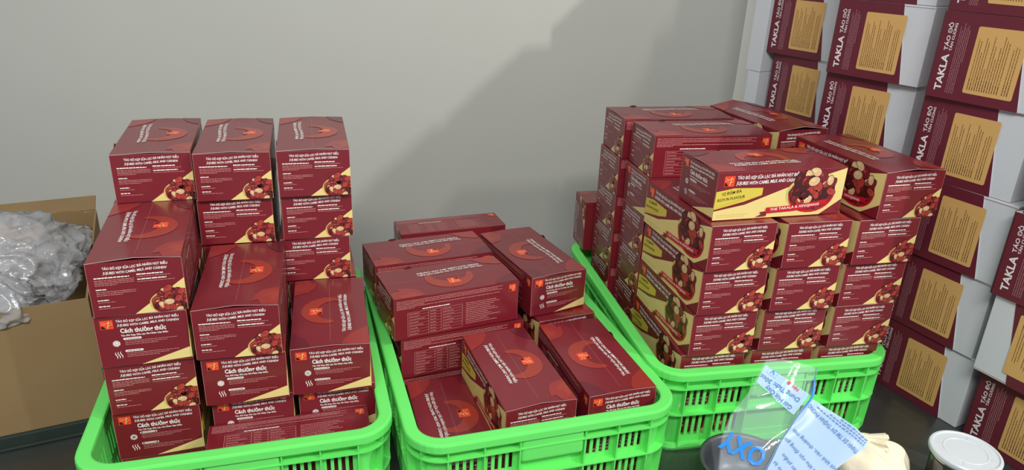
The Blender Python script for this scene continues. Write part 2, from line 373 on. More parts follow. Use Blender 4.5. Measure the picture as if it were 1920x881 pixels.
ART = dict(F=art_bowl_end(), B=art_serving_end(), L=art_picture_side(), R=art_nutrition_side(), T=art_top())
def body_mesh():
    g = Geo()
    g.bbox(-W_ / 2, W_ / 2, -L_ / 2, L_ / 2, 0, HB, 0.0006, 'maroon')
    e = 0.0005; t = 0.00007                              # pale worn paper along the upright corners
    for sx in (-1, 1):
        for sy in (-1, 1):
            x, y = sx * W_ / 2, sy * L_ / 2
            g.box(min(x, x - sx * e), max(x, x - sx * e), y - t, y + t, 0.002, HB - 0.001, 'faint')
    for k, fm in (('F', fm_F), ('B', fm_B), ('L', fm_L), ('R', fm_R)): ART[k].emit(g, fm)
    return g.mesh('snack_box_body')
def subdivide_items(items, step):
    return items
def lid_mesh(peak_f, peak_b, bulge):
    """lid: top panel with paper-white cut edges; peak_* lifts the middle of the bowl-end / serving-end edge"""
    def h(x, y):
        cx = math.cos(math.pi * x / W_); q = max(0.0, cx)
        f = max(0.0, (-y) / (L_ / 2)); b = max(0.0, y / (L_ / 2))
        sharp = max(0.0, 1 - abs(x) / (W_ / 2))
        return bulge * q * math.cos(math.pi * y / L_ * 0.98) + peak_f * (f ** 5) * sharp + peak_b * (b ** 5) * sharp
    g = Geo(); nx, ny = 12, 26; z0 = HB
    def P(i, j, top):
        x = -W_ / 2 + W_ * i / nx; y = -L_ / 2 + L_ * j / ny
        return (x, y, z0 + (0.0007 if top else 0.0001) + h(x, y))
    for top in (0, 1):
        vs_ = [P(i, j, top) for j in range(ny + 1) for i in range(nx + 1)]
        fs = []
        for j in range(ny):
            for i in range(nx):
                a = j * (nx + 1) + i; q = (a, a + 1, a + nx + 2, a + nx + 1); fs.append(q if top else q[::-1])
        g.add(vs_, fs, 'maroon', True)
    for j in (0, ny):
        for i in range(nx):
            q = [P(i, j, 0), P(i + 1, j, 0), P(i + 1, j, 1), P(i, j, 1)]; g.add(q if j == 0 else q[::-1], [(0, 1, 2, 3)], 'paper')
    for i in (0, nx):
        for j in range(ny):
            q = [P(i, j, 0), P(i, j + 1, 0), P(i, j + 1, 1), P(i, j, 1)]; g.add(q[::-1] if i == 0 else q, [(0, 1, 2, 3)], 'maroon')
    # thin lines of bare board along the end folds
    flat = (bulge == 0 and peak_f == 0 and peak_b == 0)
    def fmT(u, v, d):
        x = -W_ / 2 + v / 1000; y = L_ / 2 - u / 1000
        return (x, y, z0 + 0.0007 + d + h(x, y))
    a = ART['T']
    if flat: a.emit(g, fmT)
    else:
        # big shapes are cut finely so that they follow the curve
        for pts, fs, k, layer in a.items:
            if k in ('swirl', 'swirl2', 'maroon2') or (k == 'logo'):
                bm = bmesh.new(); vv = [bm.verts.new((p, q, 0)) for p, q in pts]
                for f in fs: bm.faces.new([vv[i] for i in f])
                for s in range(1, 26):
                    bmesh.ops.bisect_plane(bm, geom=bm.verts[:] + bm.edges[:] + bm.faces[:], plane_co=(s * 10, 0, 0), plane_no=(1, 0, 0))
                for s in range(1, 12):
                    bmesh.ops.bisect_plane(bm, geom=bm.verts[:] + bm.edges[:] + bm.faces[:], plane_co=(0, s * 10.833, 0), plane_no=(0, 1, 0))
                bm.verts.index_update()
                g.add([fmT(q.co.x, q.co.y, 0.0005 + layer * 0.00012) for q in bm.verts], [[q.index for q in f.verts] for f in bm.faces], k, True); bm.free()
            else:
                g.add([fmT(u, v, 0.0005 + layer * 0.00012) for u, v in pts], fs, k)
    return g.mesh('snack_box_lid')
BODY = body_mesh()
LID = {'flat': lid_mesh(0, 0, 0), 'front': lid_mesh(0.0045, 0.001, 0.0015), 'soft': lid_mesh(0.002, 0.0025, 0.0015), 'open': lid_mesh(0.007, 0.012, 0.004)}
def snack_box(x, y, z, yaw, label, group=None, lid='flat', rot=None):
    e = thing('snack_box', (x, y, z), rot or (0, 0, R(yaw)), label, 'box', group)
    link_mesh('body', BODY, e); link_mesh('lid', LID[lid], e)
    return e

# ------------------------------------------------------------------ the room
def struct(name, g, loc=(0, 0, 0), rot=(0, 0, 0)):
    o = link_mesh(name, g.mesh(name), None, loc, rot); o['kind'] = 'structure'; return o
WY = 8.0
g = Geo(); g.box(-4, 3, 0, 0.12, -0.9, 2.6, 'wall')
struct('wall_back', g, (0.68, 2.33, 0), (0, 0, R(WY)))
g = Geo(); g.box(-3.6, 3.8, -2.2, 2.4, -0.95, -0.90, 'floor'); struct('floor', g)

t = thing('steel_table', (0, 0, -0.9), (0, 0, 0), 'dark stainless steel work table carrying the green crates, cartons and jar', 'table')
g = Geo(); g.bbox(-1.9, 2.3, -0.02, 1.42, 0.87, 0.90, 0.004, 'steel', Matrix.Translation((0, 0.45, 0)) @ Matrix.Rotation(R(WY), 4, 'Z') ); link_mesh('table_top', g.mesh('table_top'), t)
for (px, py) in ((-1.75, 0.3), (2.1, 0.95), (-1.75, 1.5), (2.0, 1.95)):
    g = Geo(); g.bbox(px - .02, px + .02, py - .02, py + .02, 0, 0.87, 0.004, 'steel'); link_mesh('leg', g.mesh('leg'), t)

# ------------------------------------------------------------------ green crates
def crate(loc, yaw, w, l, h, floor_z, label, card=False):
    e = thing('plastic_crate', (loc[0], loc[1], 0), (0, 0, R(yaw)), label, 'crate', 'green slotted crates of snack boxes')
    RO = 0.062; NA = 8
    def loop(inset, z):
        r = max(RO - inset, 0.004); pts = []
        for (sx, sy, a0) in ((1, -1, -90), (1, 1, 0), (-1, 1, 90), (-1, -1, 180)):
            cx, cy = sx * (w / 2 - RO), sy * (l / 2 - RO)
            for i in range(NA + 1):
                a = R(a0 + 90 * i / NA); pts.append((cx + r * math.cos(a), cy + r * math.sin(a), z))
        return pts
    def ring(g, prof, k='green', smooth=False):
        n = 4 * (NA + 1); vs_ = []; fs = []
        for (ins, z) in prof: vs_ += loop(ins, z)
        m = len(prof)
        for j in range(m):
            for i in range(n):
                a = j * n + i; b = j * n + (i + 1) % n; c = ((j + 1) % m) * n + (i + 1) % n; d = ((j + 1) % m) * n + i
                fs.append((a, b, c, d))
        g.add(vs_, fs, k, smooth)
    # rim: flat flange with rounded, turned-down outer lip
    g = Geo()
    ring(g, [(0.0, h - 0.016), (0.0, h - 0.004), (0.0012, h - 0.001), (0.004, h), (0.019, h), (0.022, h - 0.001), (0.023, h - 0.005), (0.023, h - 0.008), (0.003, h - 0.006), (0.0025, h - 0.016)])
    link_mesh('rim', g.mesh('rim'), e)
    SI = lambda z: 0.0165 + 0.005 * (1 - z / h)              # shell inset grows downward (tapered walls)
    zt, zm0, zm1, zb = 0.135 * h / .172, 0.074 * h / .172, 0.090 * h / .172, 0.024
    g = Geo()
    # solid rounded corners + full bands, as one shell ring each
    for (z0, z1) in ((zt, h - 0.006), (zm0, zm1), (0.002, zb)):
        ring(g, [(SI(z0), z0), (SI(z1), z1), (SI(z1) + .003, z1), (SI(z0) + .003, z0)])
    n1 = NA + 1; full = 4 * n1
    for (z0, z1) in ((zb, zm0), (zm1, zt)):
        Lo = [loop(SI(z0), z0), loop(SI(z1), z1), loop(SI(z0) + .003, z0), loop(SI(z1) + .003, z1)]
        for c in range(4):
            for i in range(NA):
                a = c * n1 + i; b = a + 1
                g.add([Lo[0][a], Lo[0][b], Lo[1][b], Lo[1][a]], [(0, 1, 2, 3)], 'green'); g.add([Lo[2][a], Lo[2][b], Lo[3][b], Lo[3][a]], [(3, 2, 1, 0)], 'green')
    # straight sides: slats between the slots; handle panels solid on the short sides
    def side(length, half, axis, sgn, handle):
        st = length / 2 - RO
        nb = 3 if handle else 8
        bays = []
        if handle:
            hw = 0.058; bw = (st - hw) / 2
            bays = [(-st, -st + bw), (-st + bw, -hw), (hw, hw + bw), (hw + bw, st)]
        else:
            bw = 2 * st / nb; bays = [(-st + i * bw, -st + (i + 1) * bw) for i in range(nb)]
        def piece(gg, a0, a1, i0, i1, z0, z1, tapered=True):
            # a along side, i inset range, z range
            q = []
            for z in (z0, z1):
                s = (SI(z) - SI(h)) if tapered else 0
                for i in (i0, i1):
                    d = half - (i + s)
                    for a in (a0, a1):
                        q.append((a, sgn * d, z) if axis == 'x' else (sgn * d, a, z))
            gg.add(q, [(0, 2, 3, 1), (4, 5, 7, 6), (0, 1, 5, 4), (2, 6, 7, 3), (0, 4, 6, 2), (1, 3, 7, 5)], 'green')
        s0 = SI(h)
        for (a0, a1) in bays:
            n = 4; margin = 0.006; pitch = (a1 - a0 - 2 * margin) / n; sw = pitch * 0.54
            for (z0, z1) in ((zb, zm0), (zm1, zt)):
                piece(g, a0, a0 + margin + (pitch - sw) / 2, s0, s0 + .003, z0, z1); piece(g, a1 - margin - (pitch - sw) / 2, a1, s0, s0 + .003, z0, z1)
                for k in range(n - 1):
                    c = a0 + margin + pitch * (k + 1); piece(g, c - (pitch - sw) / 2, c + (pitch - sw) / 2, s0, s0 + .003, z0, z1)
        if handle:
            for (z0, z1) in ((zb, zm0), (zm1, zt)): piece(g, -hw, hw, s0 + .002, s0 + .005, z0, z1)
        # upright ribs from shell out to the rim lip
        ribs = sorted(set([round(b[0], 5) for b in bays] + [round(b[1], 5) for b in bays]))
        for a in ribs:
            piece(fr, a - .0012, a + .0012, 0.003 , s0 + .001, 0.003, h - 0.007)
        if not handle: return
        return hw
    fr = Geo()
    side(w, l / 2, 'x', -1, True); side(w, l / 2, 'x', 1, True); side(l, w / 2, 'y', -1, False); side(l, w / 2, 'y', 1, False)
    # diagonal ribs at the corners
    for c in range(4):
        for i in (NA // 2,):
            idx = c * n1 + i
            for (za, zb_) in ((0.003, h - 0.007),):
                Lo = [loop(0.003 + SI(za) - SI(h), za), loop(SI(za), za), loop(0.003, zb_), loop(SI(zb_), zb_)]
                p = [Lo[0][idx], Lo[1][idx], Lo[3][idx], Lo[2][idx]]
                nx_, ny_ = -(p[0][1] - p[1][1]), (p[0][0] - p[1][0]); q = math.hypot(nx_, ny_); nx_, ny_ = nx_ / q * .0012, ny_ / q * .0012
                g2 = [(x + nx_, y + ny_, z) for x, y, z in p] + [(x - nx_, y - ny_, z) for x, y, z in p]
                fr.add(g2, [(0, 1, 2, 3), (7, 6, 5, 4), (0, 3, 7, 4), (1, 5, 6, 2), (0, 4, 5, 1), (3, 2, 6, 7)], 'green')
    link_mesh('slotted_wall', g.mesh('slotted_wall'), e)
    # horizontal shelves of the outer frame; the lowest one is the foot flange
    for zc, t_ in ((zt + 0.002, .0013), ((zm0 + zm1) / 2 - 0.002, .0013)):
        o_ = 0.002 + SI(zc) - SI(h)
        ring(fr, [(o_, zc - t_), (o_, zc + t_), (SI(zc) + .001, zc + t_), (SI(zc) + .001, zc - t_)])
    ring(fr, [(0.010, 0.0), (0.008, 0.006), (0.011, 0.016), (0.014, 0.016), (SI(0) + .002, 0.006), (SI(0) + .002, 0.0)])
    link_mesh('rib_frame', fr.mesh('rib_frame'), e)
    for s in (-1, 1):
        gh = Geo(); d1 = l / 2 - 0.0045; d0 = l / 2 - SI(h) - 0.001
        y0, y1 = (-d1, -d0) if s < 0 else (d0, d1)
        gh.bbox(-0.056, 0.056, y0, y1, zt - 0.028, h - 0.012, 0.006, 'green', seg=3)
        link_mesh('handle', gh.mesh('handle'), e)
    gb = Geo(); ins = 0.026
    gb.bbox(-w / 2 + ins, w / 2 - ins, -l / 2 + ins, l / 2 - ins, 0.001, floor_z - 0.0005, 0.002, 'green'); link_mesh('base', gb.mesh('base'), e)
    if card:
        gc = Geo(); a0 = -w / 2 + 0.067 - 0.001
        ang = R(225); 
        gc.box(-0.017, 0.017, -0.0008, 0.0008, -0.021, 0.021, 'pocket')
        c = link_mesh('label_card', gc.mesh('label_card'), e, (-(w / 2 - 0.062) - 0.016, -(l / 2) + 0.0265 + 0.0002, zt - 0.026), (R(-4), 0, R(-24))); c['label'] = 'small frosted white label card'
    return e

def uv_xy(u, v, yaw):
    c, s = math.cos(R(yaw)), math.sin(R(yaw)); return (u * c - v * s, u * s + v * c)
C1 = uv_xy(-0.1205, 1.3115, 17); crate(C1, 17, 0.476, 0.677, 0.172, 0.006, 'green slotted plastic crate at left, piled high with maroon boxes beside cardboard box')
C2 = uv_xy(0.3875, 1.2435, 18); crate(C2, 18, 0.483, 0.655, 0.172, 0.006, 'green slotted plastic crate in the middle, with loosely tossed maroon boxes')
C3 = uv_xy(0.7645, 1.3895, 12); crate(C3, 12, 0.505, 0.655, 0.179, 0.020, 'green slotted plastic crate at right, stacked neatly, small white card on its front', card=True)

# ------------------------------------------------------------------ snack boxes: (x, y, z, yaw, label, group, lid)
P_ = 0.0895
def lv(k, base): return base + k * P_
B1, B3 = 0.0062, 0.0202
G1, G2, G3 = 'maroon snack boxes in the left crate', 'maroon snack boxes in the middle crate', 'maroon snack boxes in the right crate'
S = []
def sb(*a, **k): snack_box(*a, **k)
# left crate, back row of three columns
sb(-.680, 1.346, lv(5, B1), 18.6, 'maroon snack box topmost on the back left column of the left crate', G1, 'soft')
sb(-.542, 1.372, lv(5, B1), 16.3, 'maroon snack box topmost on the back middle column of the left crate', G1, 'soft')
sb(-.406, 1.412, lv(5, B1), 15.9, 'maroon snack box topmost on the back right column of the left crate', G1, 'soft')
sb(-.686, 1.347, lv(4, B1), 18.0, 'mostly hidden maroon box second from top in the back left column', G1)
sb(-.548, 1.381, lv(4, B1), 15.9, 'maroon snack box second from top in the back middle column', G1)
sb(-.413, 1.422, lv(4, B1), 18.0, 'maroon snack box second from top in the back right column', G1)
sb(-.679, 1.350, lv(3, B1), 17.5, 'maroon box third from top in back left column, only its right side showing', G1)
sb(-.550, 1.388, lv(3, B1), 16.5, 'maroon box third from top in back middle column, behind the taller front box', G1)
sb(-.417, 1.424, lv(3, B1), 15.9, 'maroon box third from top in back right column, its corner by the green rim', G1)
for k in (2, 1, 0):
    for (x, y) in ((-.676, 1.352), (-.545, 1.393), (-.411, 1.432)):
        dx, dy = (0, 0) if k == 2 else ((-.0035, .010) if x < -.6 else (-.003, .009))
        sb(x + dx, y + dy, lv(k, B1), 17, 'maroon snack box buried low in the back columns of the left crate', G1)
# left crate, front row
sb(-.600, 1.096, lv(4, B1), 19.1, 'large-looking maroon box topmost in front left column, beside the open cardboard box', G1, 'front')
sb(-.600, 1.098, lv(3, B1), 197.2, 'maroon box with snowflake icon second from top in front left column of left crate', G1)
sb(-.603, 1.101, lv(2, B1), 18.0, 'maroon box with bowl picture third from top in front left column of left crate', G1)
sb(-.603, 1.104, lv(1, B1), 196.6, 'maroon box with snowflake icon low in the left crate, at its front left corner', G1)
sb(-.603, 1.106, lv(0, B1), 17.0, 'maroon box at the bottom of the front left column in left crate', G1)
sb(-.462, 1.130, lv(3, B1), 15.1, 'maroon box with bowl picture topmost in the front middle column of left crate', G1, 'front')
sb(-.461, 1.135, lv(2, B1), 195.8, 'maroon box with snowflake icon second from top in front middle column of left crate', G1)
sb(-.4603, 1.1505, lv(1, B1), 196, 'maroon box half hidden behind the lying box, front middle column of left crate', G1)
sb(-.4603, 1.1505, lv(0, B1), 16, 'maroon box at the bottom of the front middle column in left crate', G1)
sb(-.327, 1.175, lv(2, B1), 194.4, 'maroon snack box topmost in front right column of the left crate, white text at right', G1, 'soft')
sb(-.3256, 1.1920, lv(1, B1), 195, 'maroon box below the topmost one in front right column, behind the lying box', G1)
sb(-.3256, 1.1920, lv(0, B1), 15, 'maroon box at the bottom of the front right column in left crate', G1)

def side_box(cx, cy, zb, ang, label, group, up_face='R', lid='flat'):
    """box lying on a long narrow side: long axis along ang (deg), width W_ upright, face R (nutrition) up"""
    ay = R(ang)
    ly = Vector((math.cos(ay), math.sin(ay), 0))            # local y
    lx = Vector((0, 0, 1)) if up_face == 'R' else Vector((0, 0, -1))
    lz = lx.cross(ly)
    m = Matrix.Identity(4)
    for i in range(3): m[i][0] = lx[i]; m[i][1] = ly[i]; m[i][2] = lz[i]
    c = Vector((cx, cy, zb + W_ / 2)); o = c - lz * (H_ / 2)
    e = thing('snack_box', o, m.to_euler(), label, 'box', group)
    link_mesh('body', BODY, e); link_mesh('lid', LID[lid], e); return e
gx, gy = uv_xy(-.049, 1.0600, 17)
side_box(gx, gy, B1 + .0005, 17, 'maroon box lying on its side at the front of left crate, nutrition table up', G1)

# middle crate
sb(-.128, 1.335, lv(2, B1) + .001, -64.5, 'maroon box lying crosswise in front on the middle crate, nutrition table facing forward', G2, 'soft')
sb(-.1865, 1.4775, lv(2, B1) + .001, -66.5, 'maroon box lying crosswise on the middle crate, second from the front', G2, 'soft')
sb(.043, 1.487, lv(2, B1) + .001, 207.3, 'maroon box at the back right of middle crate, tilted, snowflake icon in front', G2, 'soft')
side_box(-.154, 1.667, 0.1315, 21, 'maroon box farthest back behind the middle crate, lying on its side by the wall', G2)
side_box(-.154, 1.667, 0.0005, 21, 'maroon box hidden under the farthest back one behind the middle crate', G2)
sb(-.114, 1.341, lv(1, B1), -66, 'maroon box directly under the front crosswise box in middle crate, with nutrition table', G2)
sb(-.112, 1.343, lv(0, B1), -68, 'maroon box hidden at the bottom left of the middle crate', G2)
sb(-.152, 1.483, lv(1, B1), -71, 'maroon box hidden under the second crosswise box of middle crate', G2)
sb(-.150, 1.483, lv(0, B1), -71, 'maroon box hidden at the back bottom of the middle crate', G2)
sb(.0705, 1.471, lv(1, B1), 24.0, 'maroon box just under the tilted back right box in middle crate', G2)
sb(.0675, 1.475, lv(0, B1), 21, 'maroon box at the bottom of the back right pile in middle crate', G2)
sb(-.097, 1.115, lv(0, B1), 17, 'lowest visible maroon box, sunk in the front left of the middle crate', G2, 'flat')
sb(.017, 1.157, lv(1, B1), 20.7, 'maroon box in the front centre of middle crate with a lifted lid edge', G2, 'front')
sb(.033, 1.157, lv(0, B1), 18, 'maroon box hidden under the front centre box of the middle crate', G2)
sb(.166, 1.209, lv(1, B1), 198.7, 'maroon box at the front right of the middle crate, white text along right', G2, 'soft')
sb(.168, 1.209, lv(0, B1), 18, 'maroon box hidden under the front right box of the middle crate', G2)

# right crate, front grid: 3 columns x 5 levels
cols = [('left', [(.373, 1.32, 15.9), (.375, 1.325, 14.0), (.373, 1.328, 13.2), (.367, 1.333, 11.5), (.367, 1.333, 12)]),
        ('middle', [(.521, 1.35, 14.0), (.520, 1.353, 12.5), (.516, 1.361, 12.4), (.509, 1.363, 11.5), (.509, 1.363, 12)]),
        ('right', [(.659, 1.38, 14.5), (.659, 1.387, 13.0), (.656, 1.387, 13.4), (.649, 1.390, 11.5), (.649, 1.390, 12)])]
names = ['top', 'second', 'third', 'fourth', 'bottom']
for cn, rows in cols:
    for k, (x, y, yw) in enumerate(rows):
        lab = 'maroon box, right crate, front %s column, %s' % (cn, ['first below the loose ones', 'second row down', 'third row down', 'cut off by the green rim', 'hidden in the bottom row'][k])
        sb(x, y, lv(4 - k, B3), yw, lab, G3)
sb(.458, 1.299, lv(5, B3) + .0005, 105.6, 'maroon box on top of right crate showing its yellow side with bowl picture', G3, 'soft')
sb(.683, 1.385, lv(5, B3) + .0005, 16.6, 'maroon box on top right of the right crate, lid edge bent, overhanging the column', G3, 'front')
# right crate, boxes lying crosswise at the back left, ends to the left
for k in range(5, -1, -1):
    x, y = (.395, 1.533) if k == 5 else ((.391, 1.534) if k > 1 else (.391, 1.5392))
    wh = {5: 'topmost', 4: 'second from top with snowflake icon', 3: 'third from top', 2: 'fourth from top', 1: 'fifth from top', 0: 'hidden lowest'}[k]
    sb(x, y, lv(k, B3), (-77.8 if k != 4 else 102.2), 'maroon box %s, nearer crosswise stack of the right crate' % wh, G3, 'soft' if k == 5 else 'flat')
for k in range(5, -1, -1):
    x, y = (.351, 1.674) if k == 5 else (.347, 1.675)
    wh = {5: 'topmost', 4: 'second from top', 3: 'third from top', 2: 'fourth from top', 1: 'fifth from top', 0: 'hidden lowest'}[k]
    sb(x, y, lv(k, B3), -77.3, 'maroon box %s, rear crosswise stack of the right crate' % wh, G3, 'soft' if k == 5 else 'flat')
sb(.577, 1.676, lv(5, B3), 20.5, 'maroon box with arched lid at the back right of the right crate, by the cartons', G3, 'open')
for k in range(5):
    x, y = uv_xy(.8965, 1.523, 12)
    sb(x, y, lv(k, B3), 12.5, 'maroon snack box buried in the back right column of the right crate', G3)
side_box(.300, 1.7935, 0.1800, 12.5, 'maroon box standing on its side at the back left corner of right crate', G3)

# ------------------------------------------------------------------ white cartons with burgundy sleeves
CL, CH, CD = 0.217, 0.164, 0.160
CHB = 0.1632
def carton_meshes(flip):
    sb_, st_ = 0.825, 0.697
    X = lambda f: f * CL
    g = Geo(); g.bbox(0.0008, CL, 0.0008, CD, 0, CHB, 0.0012, 'carton_white')
    for z in (CHB - 0.004,):
        g.box(0.0008 + st_ * CL, CL - .001, -0.0001, 0.0009, z, z + 0.0005, 'carton_faint')
    body = g.mesh('carton_body')
    s = Geo(); t = 0.0009
    def xs(z): return X(sb_ + (st_ - sb_) * z / CHB)
    # front panel (slanted right edge), left end panel and back panel, rounded fold on the left
    n = 10
    fr = [(xs(0), -t, 0), (xs(CHB), -t, CHB), (0.006, -t, CHB), (0.006, -t, 0)]
    s.add(fr, [(0, 1, 2, 3)], 'sleeve'); s.add([(x, 0, z) for x, y, z in fr], [(3, 2, 1, 0)], 'sleeve')
    s.add([(xs(0), -t, 0), (xs(0), 0.0008, 0), (xs(CHB), 0.0008, CHB), (xs(CHB), -t, CHB)], [(0, 1, 2, 3)], 'carton_white')
    pf = []
    for i in range(n + 1):
        a = R(-90 - 90 * i / n); pf.append((0.006 + (0.006 + t) * math.cos(a), 0.006 - 0.0 + (0.006 + t) * math.sin(a)))
    for i in range(n):
        (x0, y0), (x1, y1) = pf[i], pf[i + 1]
        s.add([(x0, y0, 0), (x1, y1, 0), (x1, y1, CHB), (x0, y0, CHB)], [(3, 2, 1, 0)], 'sleeve' if i < 3 else 'sleeve_edge', True)
    s.add([(-t, .006, 0), (-t, CD, 0), (-t, CD, CHB), (-t, .006, CHB)], [(3, 2, 1, 0)], 'sleeve')
    s.add([(-t, .006, 0), (0.0008, .006, 0), (0.0008, CD + t, 0), (-t, CD + t, 0)], [(3, 2, 1, 0)], 'sleeve')
    s.add([(-t, CD + t, 0), (xs(0), CD + t, 0), (xs(CHB), CD + t, CHB), (-t, CD + t, CHB)], [(3, 2, 1, 0)], 'sleeve')
    for z in (0.0, CHB):
        s.add([(0.006, -t, z), (xs(z), -t, z), (xs(z), 0.001, z), (0.006, 0.001, z)], [(0, 1, 2, 3)], 'sleeve_edge')
    # upright lettering, read from bottom to top: face coordinate a = along height, b = across from the left fold
    A = Art(); rg = random.Random(9)
    A.text('TAKLA', 12, 76, 28, 13.5, 'carton_ink', 1, bold=0.03)
    A.text('T\u00c1O \u0110\u1ece', 84, 126, 33.5, 7.2, 'carton_ink', 1, bold=0.02) if False else None
    A.items = []
    A.text('TAKLA', 14, 84, -30, 13.0, 'carton_ink', 1, bold=0.03)
    A.text('T\u00c1O \u0110\u1ece', 90, 142, -24.5, 7.2, 'carton_ink', 1, bold=0.02)
    A.text('T\u00c2N C\u01af\u01a0NG', 90, 142, -32.5, 4.8, 'carton_ink', 1, bold=0.02)
    for i in range(6): A.micro(12 + (0 if i < 5 else 60), 144 - rg.uniform(0, 14), -41.0 - i * 3.5, 1.3, 'carton_faint', 1, rg=rg, wl=(3, 9))
    # (a, b): a -> z, b=-v -> x ; up of the letters points left
    A.emit(s, lambda u, v, d: (-v / 1000, -t - d, u / 1000))
    sleeve = s.mesh('carton_sleeve')
    q = Geo(); x0, x1, z0, z1 = 0.338 * CL, 0.755 * CL, 0.109 * CH, 0.858 * CH
    rr = 0.0035; pts = []
    for (cx, cz, a0) in ((x1 - rr, z0 + rr, -90), (x1 - rr, z1 - rr, 0), (x0 + rr, z1 - rr, 90), (x0 + rr, z0 + rr, 180)):
        for i in range(5): a = R(a0 + 22.5 * i); pts.append((cx + rr * math.cos(a), cz + rr * math.sin(a)))
    m_ = len(pts)
    q.add([(x, -t - .0009, z) for x, z in pts] + [(x, -t - .0003, z) for x, z in pts], [list(range(m_))] + [(i, i + m_, (i + 1) % m_ + m_, (i + 1) % m_) for i in range(m_)], 'tan')
    A = Art(); rg = random.Random(12); a0 = z0 * 1000 + 7; a1 = z1 * 1000 - 8; n = 17
    for i in range(n):
        b = x0 * 1000 + 8 + i * (x1 - x0) * 1000 * 0.86 / n
        ln = rg.uniform(0.3, 1.0) if i % 3 == 2 else rg.uniform(0.75, 1.0)
        if i in (n - 4,): continue
        split = a0 + rg.uniform(8, 30)
        A.micro(a0, split, -b, 1.5, 'tan_ink2', 1, rg=rg, wl=(4, 9)); A.micro(split + 1, a0 + (a1 - a0) * ln, -b, 1.3, 'tan_ink', 1, rg=rg, wl=(3, 8))
    A.emit(q, lambda u, v, d: (-v / 1000, -t - .0009 - d, u / 1000))
    return body, sleeve, q.mesh('carton_label')
CB, CS, CLb = carton_meshes(False)
def carton(c, r, corner, ang, label, flip=False):
    z = (4 - r) * CH + 0.0006
    d = Vector((math.cos(R(ang)), math.sin(R(ang)), 0)); n = Vector((-d.y, d.x, 0))
    if not flip:
        e = thing('carton', (corner[0], corner[1], z), (0, 0, R(ang)), label, 'carton', 'white cartons with burgundy sleeves stacked at right')
    else:                                                  # turned upside down: white part to the left
        p = Vector((corner[0], corner[1], 0)) + d * CL
        m = Matrix.Identity(4); lx, ly, lz = -d, n, Vector((0, 0, -1))
        for i in range(3): m[i][0] = lx[i]; m[i][1] = ly[i]; m[i][2] = lz[i]
        e = thing('carton', (p.x, p.y, z + CHB), m.to_euler(), label, 'carton', 'white cartons with burgundy sleeves stacked at right')
    link_mesh('body', CB, e); link_mesh('sleeve', CS, e); link_mesh('label_sticker', CLb, e)
CC = {1: ((.687, 2.046), -62.1), 2: ((.720, 1.737), -55.0), 3: ((.833, 1.473), -62.3), 4: ((.924, 1.257), -62.8)}
OFF = {(1, -2): (0, 0, -8), (2, -2): (0, -.070, -16), (3, -2): (0, -.040, -9), (4, -2): (.005, -.02, -8),  # topmost row, added out of view, is shifted to straighten the wall shadow
       (2, 0): (.004, .009, 0), (2, 1): (-.004, -.009, 0), (2, 2): (-.003, -.012, 0), (2, 3): (-.003, -.012, 0), (2, 4): (-.003, -.012, 0),
       (3, -1): (-.008, .012, 2), (3, 0): (-.010, .014, 2.5), (3, 1): (-.018, 0, .2), (3, 2): (.003, 0, -.9), (3, 3): (.000, -.007, -1.6), (3, 4): (.008, -.009, -.4),
       (1, 0): (-.009, .010, 4), (1, 1): (.007, -.006, 0),
       (4, -1): (.012, .018, 0), (4, 0): (.012, .018, 0), (4, 1): (.008, .012, 0), (4, 2): (-.004, .014, 0), (4, 3): (.006, .008, 0), (4, 4): (.010, -.019, -1)}
CN = {1: 'column nearest the wall', 2: 'second column from the wall', 3: 'third column from the wall', 4: 'nearest column, at right edge'}
for c in (1, 2, 3, 4):
    (cx, cy), a = CC[c]
    for r in range(4, -3, -1):
        da, dp, dy = OFF.get((c, r), (0, 0.006 if r < 1 else -.006, 0))
        aa = R(a + dy); d = (math.cos(aa), math.sin(aa))
        p = (cx + da * d[0] + dp * d[1], cy + da * d[1] - dp * d[0])
        nm = {4: 'lowest', 3: 'second from the bottom', 2: 'third from the bottom', 1: 'fourth from the bottom', 0: 'fifth from the bottom', -1: 'sixth from the bottom', -2: 'topmost'}[r]
        fl = (c == 4 and r == 3)
        carton(c, r, p, a + dy, ('upside-down white carton, %s in the %s' if fl else 'burgundy-sleeved carton, %s in the %s') % (nm, CN[c]), fl)

# plain white flat cartons squeezed in between the stack and the wall
na = R(32.4)
for i, (th, z0, z1, lab) in enumerate(((.040, 0.0005, 0.60, 'plain white flat carton standing on edge behind the farthest carton column'), (.050, 0.601, 1.15, 'plain white flat carton resting on another one behind the farthest carton column'))):
    g = Geo(); g.bbox(0, 0.20, 0, th, 0, z1 - z0, 0.001, 'carton_white')
    g.box(0.099, 0.101, -0.0002, th + .0002, 0.001, z1 - z0 - .001, 'carton_faint')
    tag(link_mesh('flat_carton', g.mesh('flat_carton'), None, (.664, 2.040, z0), (0, 0, na)), lab, 'carton')

